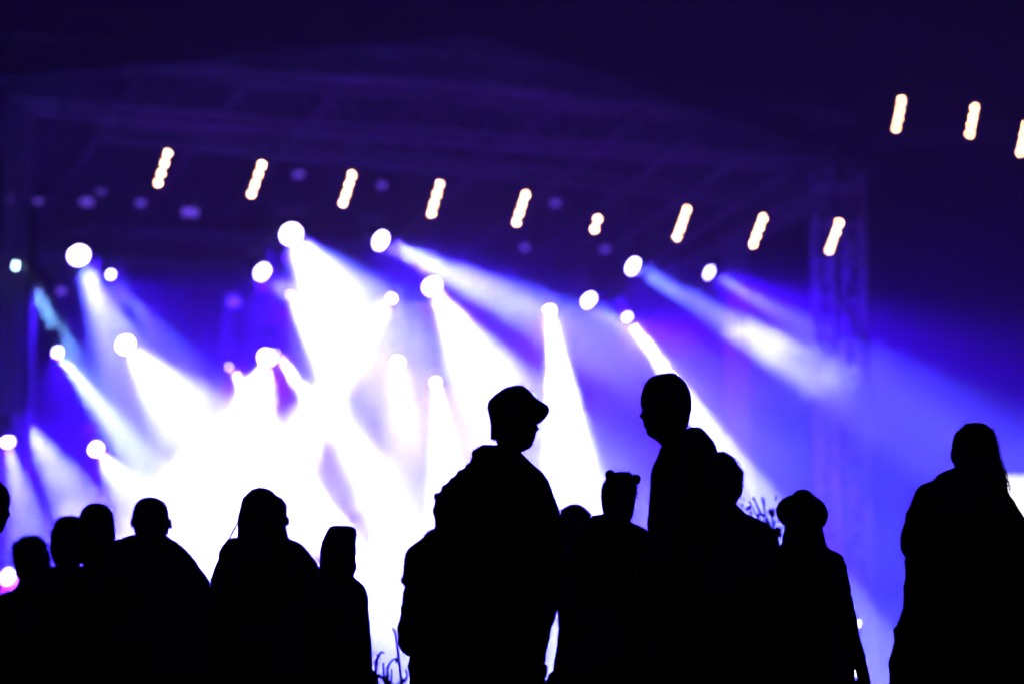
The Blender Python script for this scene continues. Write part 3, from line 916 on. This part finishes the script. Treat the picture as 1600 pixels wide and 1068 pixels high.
bm = bmesh.new(); hand(bm, at(1505, 878, D_ + .24) - b_, (1, .05, .1), 1, .95); remeshed("hand", bm, .004, M_skin, r_, 1)
bm = bmesh.new(); ball(bm, at(1489.5, 711, D_) - b_, (.011, .017, .032), 3); ball(bm, at(1491.5, 704, D_) - b_, (.011, .014, .018), 3); remeshed("ear", bm, .004, M_skin, r_, 1)
rng = random.Random(6)
L = []
for i in range(46):
    x = rng.uniform(1545, 1558); d_ = rng.uniform(-.05, .05)
    e = rng.uniform(752, 768)
    x2 = x + (1562 - 1551) * .6 + rng.uniform(2, 8)
    L.append([(x, 690, d_), (x + 4, 715, d_), (x2 + 1, 738, d_), (x2 + 5 + rng.uniform(-2, 4), e, d_)])
for (xa, xb, xc_, ye) in [(1566, 1572, 1579, 766), (1568, 1576, 1577, 771), (1565, 1570, 1573, 764), (1563, 1566, 1570, 762), (1562, 1563, 1562, 758), (1567, 1574, 1580, 760)]:
    L.append([(xa - 4, 730, 0), (xa, 742, 0), (xb, 752, 0), (xc_, ye, 0)])
strands("loose_hair", r_, b_, D_, L, M_hair_b, .0022)

# ---- person cut by the left edge
H_hair = [(746, -36, -6), (750, -44, 0), (757, -50, 4.5), (765, -53, 7.5), (775, -54, 9), (785, -53, 9), (794, -51, 8)]
H_coat = [(808, -44, -6), (818, -62, -6), (832, -86, -5), (850, -100, -4), (900, -108, -3), (1068, -110, -2)]
person("person cut off by the left edge, only the side of the face showing", 10.5, (-21, 834), H_coat, GREY, hair=H_hair, seed=8.0, hscale=.97, head_yaw=R(-70))

# ---- frizzy head low at the far left
I_hair = [(837, 42, 54), (841, 32, 61), (848, 28, 67), (858, 24, 73), (868, 20, 77), (880, 23, 78), (890, 25.5, 78), (903, 27, 76), (914, 28, 72)]
I_coat = [(910, 28, 70), (922, 22, 78), (927, 8, 88), (933, -5, 94), (960, -14, 100), (1068, -16, 104)]
r_, b_, D_ = person("short person with frizzy hair, lowest head at the far left beside the truss tower", 12.0, (50, 915), I_coat, GREY, hair=I_hair, seed=9.0, hair_wr=.02, hscale=.9, smooth_it=1)
rng = random.Random(18)
L = []
for i in range(130):
    t = rng.uniform(-2.2, 2.2)
    d_ = rng.uniform(-.07, .07)
    x = 49 + math.sin(t) * 28; y = 872 - math.cos(t) * 34
    rr_ = rng.uniform(1.5, 3.5); ph = rng.uniform(0, 6.28)
    L.append([(x + rr_ * math.cos(ph + a), y + rr_ * math.sin(ph + a), d_) for a in np.linspace(0, 4, 5)])
strands("curls", r_, b_, D_, L, M_hair_d, .0026)

# ---- two heads side by side
J_hair = [(806, 102, 118), (808, 94, 124), (815, 87.5, 130), (829, 81, 133), (844, 79, 134), (860, 79, 133), (876, 83, 130), (888, 90, 122)]
J_coat = [(884, 88, 124), (893, 68, 146), (905, 54, 160), (930, 48, 166), (1068, 44, 170)]
person("person with straight bobbed hair, half hidden behind the rounder head to the right", 11.9, (106, 892), J_coat, NAVY, hair=J_hair, seed=10.0, hscale=.92, hair_wr=.003)
K_hair = [(785.7, 144, 156), (787.5, 138, 164), (792, 133, 169), (798, 128, 174), (806, 124, 177), (816, 121, 179), (830, 119, 180), (845, 119, 180), (860, 121, 178), (876, 126, 174), (888, 134, 166)]
K_coat = [(884, 132, 168), (891, 106, 192), (902, 96, 204), (930, 88, 212), (1068, 86, 214)]
person("person with smooth rounded hair, just left of the crop-haired man", 11.3, (150, 888), K_coat, BLK, hair=K_hair, seed=11.0, hscale=.95)

# ---- crop haired man
L_hair = [(776.5, 229, 242), (779, 221, 249), (784, 215, 256), (791, 210.5, 260.5), (800, 208, 263.5), (812, 207.5, 264), (822, 209, 263.5), (832, 211, 261), (840, 216, 257)]
L_coat = [(834, 212, 258), (837, 203, 261), (841, 192, 268), (845, 181, 274), (851, 172, 281), (857, 162, 288), (869, 150, 300), (884, 142, 312), (905, 136, 326), (930, 132, 332), (1068, 128, 338)]
r_, b_, D_ = person("broad shouldered man with cropped hair seen from behind, both ears standing out", 11.2, (236, 858), L_coat, BLK, hair=L_hair, seed=12.0, hscale=.96, hair_hmax=.1)
for (x, y, s) in [(206.8, 816, -1), (266.2, 817, 1)]:
    bm = bmesh.new(); ball(bm, at(x, y, D_) - b_, (.0085, .017, .026), 3); obj("ear", bm, M_skin, r_, True)

# ---- long haired woman
M_hairr = [(761.3, 402, 415), (764, 394, 421.5), (768, 389, 426), (773, 384, 431), (778, 380, 441), (784.5, 377.5, 445.5), (790, 376, 447.5), (803, 373.5, 448), (820, 371.5, 446.5), (830, 371, 447), (842, 371, 450), (860, 373, 450), (880, 378, 446), (900, 388, 436)]
M_coat = [(842, 358, 452), (846, 352, 464), (850, 349.5, 471), (858, 345, 477), (864, 343.5, 484), (875, 341, 493), (888, 336.5, 499), (896, 334, 501), (905, 329, 503), (940, 326, 506), (1068, 324, 510)]
r_, b_, D_ = person("woman with long straight hair, a loose strand hanging at the left", 10.8, (411, 846), M_coat, GREY, hair=M_hairr, hair_m=M_hair_b, seed=13.0, hscale=.95, hair_hmax=.12)
bm = bmesh.new(); ball(bm, at(448.5, 813.5, D_) - b_, (.0105, .016, .020), 3); obj("ear", bm, M_skin, r_, True)
rng = random.Random(7)
L = []
for i in range(14):
    o = rng.uniform(-1, 1.2); d_ = rng.uniform(-.02, .02)
    L.append([(378, 788, d_), (375 + o, 802, d_), (371 + o, 817, d_), (363 + o, 832, d_), (355 + o, 846, d_)])
for i in range(10):
    o = rng.uniform(-1, 1); d_ = rng.uniform(-.02, .02)
    L.append([(446, 812, d_), (446.5 + o, 826, d_), (448 + o, 836, d_), (452 + o, 844, d_)])
strands("loose_hair", r_, b_, D_, L, M_hair_b, .0019)

# ---- hooded child
N_hood = [(820.6, 520, 534), (822, 516, 550), (825, 513, 555.5), (830, 510, 557.2), (841, 505, 556.5), (855, 501, 555.6), (875, 499.5, 555), (882, 499, 557), (887, 499, 557.7), (893, 499, 555), (899, 500, 553), (906, 503, 552)]
N_coat = [(898, 505, 552), (903, 498, 555), (908, 492, 562), (912, 487, 567), (920.5, 481, 572), (934, 478, 575.6), (969, 476, 577.4), (1003, 475, 580.8), (1027, 474, 584), (1068, 472, 588)]
person("child with the hood pulled up, rightmost of the left hand group", 10.4, (529, 904), N_coat, NAVY, hair=N_hood, hair_m=NAVY, hair_name="hood", seed=14.0, hscale=.86, wr=.003, hair_hmax=.11, head_yaw=R(-30))

# ---- person mostly hidden behind the capped man
O_hair = [(824, 680, 704), (827, 671, 712), (833, 664, 719), (842, 659, 724), (860, 657, 726), (880, 660, 723), (892, 668, 715)]
O_coat = [(890, 670, 712), (902, 650, 736), (915, 644, 742), (1068, 645, 742)]
person("person almost hidden behind the capped man's left sleeve", 12.6, (692, 898), O_coat, GREY, hair=O_hair, seed=15.0, hscale=.92)


# ---- stray hairs round the heads seen from behind
def fuzz(root, D, rows, m, n, seed, out=2.6):
    rg = random.Random(seed); base = root.location
    L = []
    a = np.array(rows, float)
    cx = (a[:, 1].min() + a[:, 2].max()) / 2; top = a[0, 0]
    hw = (a[:, 2].max() - a[:, 1].min()) / 2
    for i in range(n):
        y = top + abs(rg.gauss(0, 1)) * 22
        y = min(y, a[-1, 0] - 8)
        s = rg.choice((0, 1))
        x = np.interp(y, a[:, 0], a[:, 1 + s])
        nx = (1 if s else -1) * min(1, (y - top + 2) / 22); ny = -max(.1, 1 - (y - top) / 25)
        d_ = rg.uniform(-.03, .03)
        o = rg.uniform(.8, out * 1.35); sl = rg.uniform(-2.5, 2.5)
        L.append([(x - nx * 2, y - ny * 2, d_), (x + nx * o * .5, y + ny * o * .5 + sl * .3, d_), (x + nx * o + sl * .4, y + ny * o + sl, d_)])
    strands("stray_hair", root, base, D, L, m, .0021)


PP = {o['label']: o for o in scene.objects if o.get('category') == 'person'}
for key, D_, rows, m_, n_, o_ in [("smooth rounded", 11.3, K_hair, M_hair_d, 40, 3), ("bobbed", 11.9, J_hair, M_hair_d, 60, 3.5), ("cropped", 11.2, L_hair, M_hair_d, 50, 1.2), ("loose strand", 10.8, M_hairr, M_hair_b, 30, 2.2),
                                  ("rounded crown", 12.0, F_hair, M_hair_d, 40, 2), ("small hair buns", 10.6, E_hair, M_hair_d, 50, 2.4), ("long loose coat", 9.6, G_hair, M_hair_b, 40, 2.2), ("bushy curly", 10.5, C_hair, M_hair_d, 60, 4), ("frizzy", 12.0, I_hair, M_hair_d, 60, 5)]:
    rt = [o for k, o in PP.items() if key in k][0]
    fuzz(rt, D_, rows, m_, n_, len(key) + n_, o_)

# ---- the tall man's forearm holding a clear cup at his chest
tall = [o for k, o in PP.items() if k.startswith("tall bareheaded")][0]
b_ = tall.location
bm = bmesh.new()
limb(bm, [at(1088, 925, 9.42) - b_, at(1060, 925, 9.22) - b_, at(1034, 908, 9.14) - b_], [.05, .045, .033], seg=16, wr=.006)
remeshed("sleeve", bm, .007, NAVY, tall, 1)
bm = bmesh.new(); hand(bm, at(1032, 907, 9.14) - b_, (-1, -.1, .25), 1, .9, curl=.75, palm_n=(0, -1, 0)); remeshed("hand", bm, .004, M_skin, tall, 0)
cpos = at(1013, 905, 9.10)
bm = bmesh.new()
N_ = 28
def ring_(r, z): return [bm.verts.new((r * math.cos(2 * math.pi * k / N_), r * math.sin(2 * math.pi * k / N_), z)) for k in range(N_)]
rs_ = [ring_(.001, -.05), ring_(.027, -.05), ring_(.036, .05), ring_(.0345, .05), ring_(.0255, -.046), ring_(.001, -.046)]
for p_, q_ in zip(rs_, rs_[1:]):
    for k in range(N_): bm.faces.new((p_[k], p_[(k + 1) % N_], q_[(k + 1) % N_], q_[k]))
mg = bpy.data.materials.new("clear_plastic"); mg.use_nodes = True
pb = mg.node_tree.nodes["Principled BSDF"]; pb.inputs["Transmission Weight"].default_value = 1; pb.inputs["Roughness"].default_value = .04; pb.inputs["IOR"].default_value = 1.45
cup = obj("plastic_cup", bm, mg, None, True); cup.location = cpos
tag(cup, "clear plastic cup with small glints, held by the tall bareheaded man", "cup")

# ------------------------------------------------------------------ plants
M_leaf = mat("leaf_green", (.05, .08, .03), .7, scale=40)


def stem_plant(name, label, D, stems, leaves=None, buds=None, flower=None, m=M_leaf):
    x0, y0 = stems[0][-1][0], stems[0][-1][1]
    base = at(x0, y0, D); base.z = 0
    root = empty(name, base, label, "plant")
    bm = bmesh.new()
    for s in stems:
        pts = [at(x, y, D) - base for x, y in s]
        e = pts[-1]
        pts.append(Vector((e.x * .4, e.y, max(0, e.z - .35)))); pts.append(Vector((e.x * .1, 0, 0)))
        n = len(pts)
        limb(bm, pts, [.005 + .005 * i / n for i in range(n)], seg=6)
    tag(obj("stem", bm, m, root, True), kind="stuff")
    for (x, y, lx, ly, w) in (leaves or []):
        a = at(x, y, D) - base; b = at(lx, ly, D) - base + Vector((0, .02, 0))
        d = b - a; sd = d.cross(Vector((0, 1, 0))).normalized() * w * 1.7
        mid = a.lerp(b, .5) + Vector((0, -.012, 0))
        vs_ = [a, mid + sd, b, mid - sd, mid + Vector((0, -.006, 0))]
        obj("leaf", ([tuple(v) for v in vs_], [(0, 1, 4), (1, 2, 4), (2, 3, 4), (3, 0, 4)]), m, root)
    for (x, y, rx, ry) in (buds or []):
        bm = bmesh.new(); k = D / 3777.8
        ball(bm, at(x, y, D) - base, (rx * k, rx * k, ry * k), 2); obj("bud", bm, m, root, True)
    for (x, y, rx, ry, fm) in (flower or []):
        k = D / 3777.8; c = at(x, y, D) - base
        for i in range(6):
            bm = bmesh.new(); t = i * 1.05
            ball(bm, c + Vector((math.cos(t) * rx * k * .6, math.sin(t) * rx * k * .6, .0)), (rx * k * .55, rx * k * .55, ry * k), 2)
            obj("petal", bm, fm, root, True)
    return root


stem_plant("garden_plant", "tall weed with nodding buds in the bright gap left of the capped man", 11.8,
           [[(619, 1028), (614, 1030), (608, 1037), (605, 1045), (604, 1062), (606, 1075)], [(599, 1041), (599, 1052), (600, 1062), (606, 1075)], [(612, 1048), (612, 1060), (608, 1075)],
            [(586, 1052), (594, 1056), (602, 1061), (613, 1069), (620, 1080)], [(600, 1020), (595, 1018), (592, 1025), (588, 1032), (587, 1048), (592, 1080)], [(634, 1046), (637, 1052), (634, 1062), (622, 1066), (616, 1078)],
            [(604, 1042), (606, 1050)], [(614, 981), (617, 986), (619, 995), (622, 1020), (628, 1070)], [(628, 1060), (629, 1075)]],
           leaves=[(587, 1038, 589, 1030, .008), (588, 1024, 592, 1022, .004), (597, 1018, 600, 1021, .005), (585, 1050, 600, 1062, .006), (600, 1060, 615, 1072, .010), (596, 1058, 606, 1061, .010), (622, 1066, 636, 1060, .007), (633, 1045, 637, 1052, .005), (614, 981, 618, 988, .006)],
           buds=[(619.5, 1031, 2.2, 5), (599, 1038, 1.9, 4.2), (611.5, 1047, 2.4, 2.4)])
rng = random.Random(12)
LV = []
for i in range(60):
    x = rng.uniform(1160, 1224); lo = 780 + max(0, (1195 - x)) * .2
    y = rng.uniform(779, 838)
    if y < 800 and rng.random() < .55: continue
    a = rng.uniform(-1.9, -1.1) + rng.choice([-.5, 0, .5]); l = rng.uniform(5, 11)
    LV.append((x, y, x + math.cos(a) * l, y + math.sin(a) * l, rng.uniform(.004, .009)))
LV += [(1173, 786, 1170, 781, .007), (1191, 786, 1193, 780, .006), (1178, 781, 1177, 776, .004), (1183, 792, 1180, 789, .004), (1205, 806, 1204, 793, .012), (1208, 808, 1206, 796, .012), (1174, 805, 1173, 797, .008)]
stem_plant("garden_plant", "leafy flowering plant showing between the curly hair and the brimmed hat", 13.2,
           [[(1205, 795), (1207, 810), (1211, 830), (1215, 850)], [(1192, 782), (1195, 800), (1206, 825), (1215, 850)], [(1172, 783), (1182, 805), (1200, 832), (1215, 850)], [(1177, 776), (1188, 800), (1206, 830), (1215, 850)]],
           leaves=LV, flower=[(1216.5, 829, 5, 6, mat("pink_petal", (.8, .05, .25), .5, emit=None)), (1217, 836, 4, 4, mat("pale_pink_petal", (.85, .35, .5), .5))])

# ---- lit projection screen, cut by the right edge
D_ = 30.0
c = at(1640, 805, D_); b_ = Vector((c.x, D_, 0))
root = empty("lit_screen", b_, "small brightly lit white screen cut by the right edge, behind the woman", "screen")
pa_, pb_, pc_, pd_ = [at(x, y, D_) - b_ for x, y in ((1566, 742.5), (1720, 745), (1720, 868), (1566, 866))]
bm = bmesh.new()
vf = [bm.verts.new(p) for p in (pa_, pb_, pc_, pd_)]; vb = [bm.verts.new(p + Vector((0, .06, 0))) for p in (pa_, pb_, pc_, pd_)]
bm.faces.new(vf)
obj("panel", bm, mat("lit_screen_white", (.8, .8, .8), emit=(.9, .9, 1), estr=1.6), root)
bm = bmesh.new()
for p, q in ((pa_, pb_), (pb_, pc_), (pc_, pd_), (pd_, pa_)): tube(bm, p + Vector((0, .05, 0)), q + Vector((0, .05, 0)), .03, n=6)
obj("frame", bm, M_black, root)
for p in (pd_, pc_):
    bm = bmesh.new(); tube(bm, p + Vector((0, .05, 0)), Vector((p.x, .05, 0)), .03, n=8); obj("leg", bm, M_black, root)

# ---- small white lights low by the hat woman's arm
for (x, y, D_, w, h, lab) in [(1341.5, 974, 15.5, 7, 10, "small bright white lamp on a thin post, upper of two right of the hat woman"),
                              (1339, 1050, 14.5, 9, 11, "small bright white lamp seen between the hat woman's coat and arm")]:
    c = at(x, y, D_); b_ = Vector((c.x, c.y, 0)); k = D_ / 3777.8
    root = empty("garden_lamp", b_, lab, "lamp")
    bm = bmesh.new(); bmesh.ops.create_cone(bm, cap_ends=True, segments=20, radius1=w * .28 * k, radius2=w * .55 * k, depth=h * k, matrix=Matrix.Translation((0, 0, c.z)))
    obj("lamp_shade", bm, mat("lit_shade", (.9, .9, .9), emit=(.9, .88, 1), estr=4), root)
    bm = bmesh.new(); tube(bm, (0, 0, 0), (0, 0, c.z - h * k * .5), .008, n=8); obj("post", bm, M_black, root)
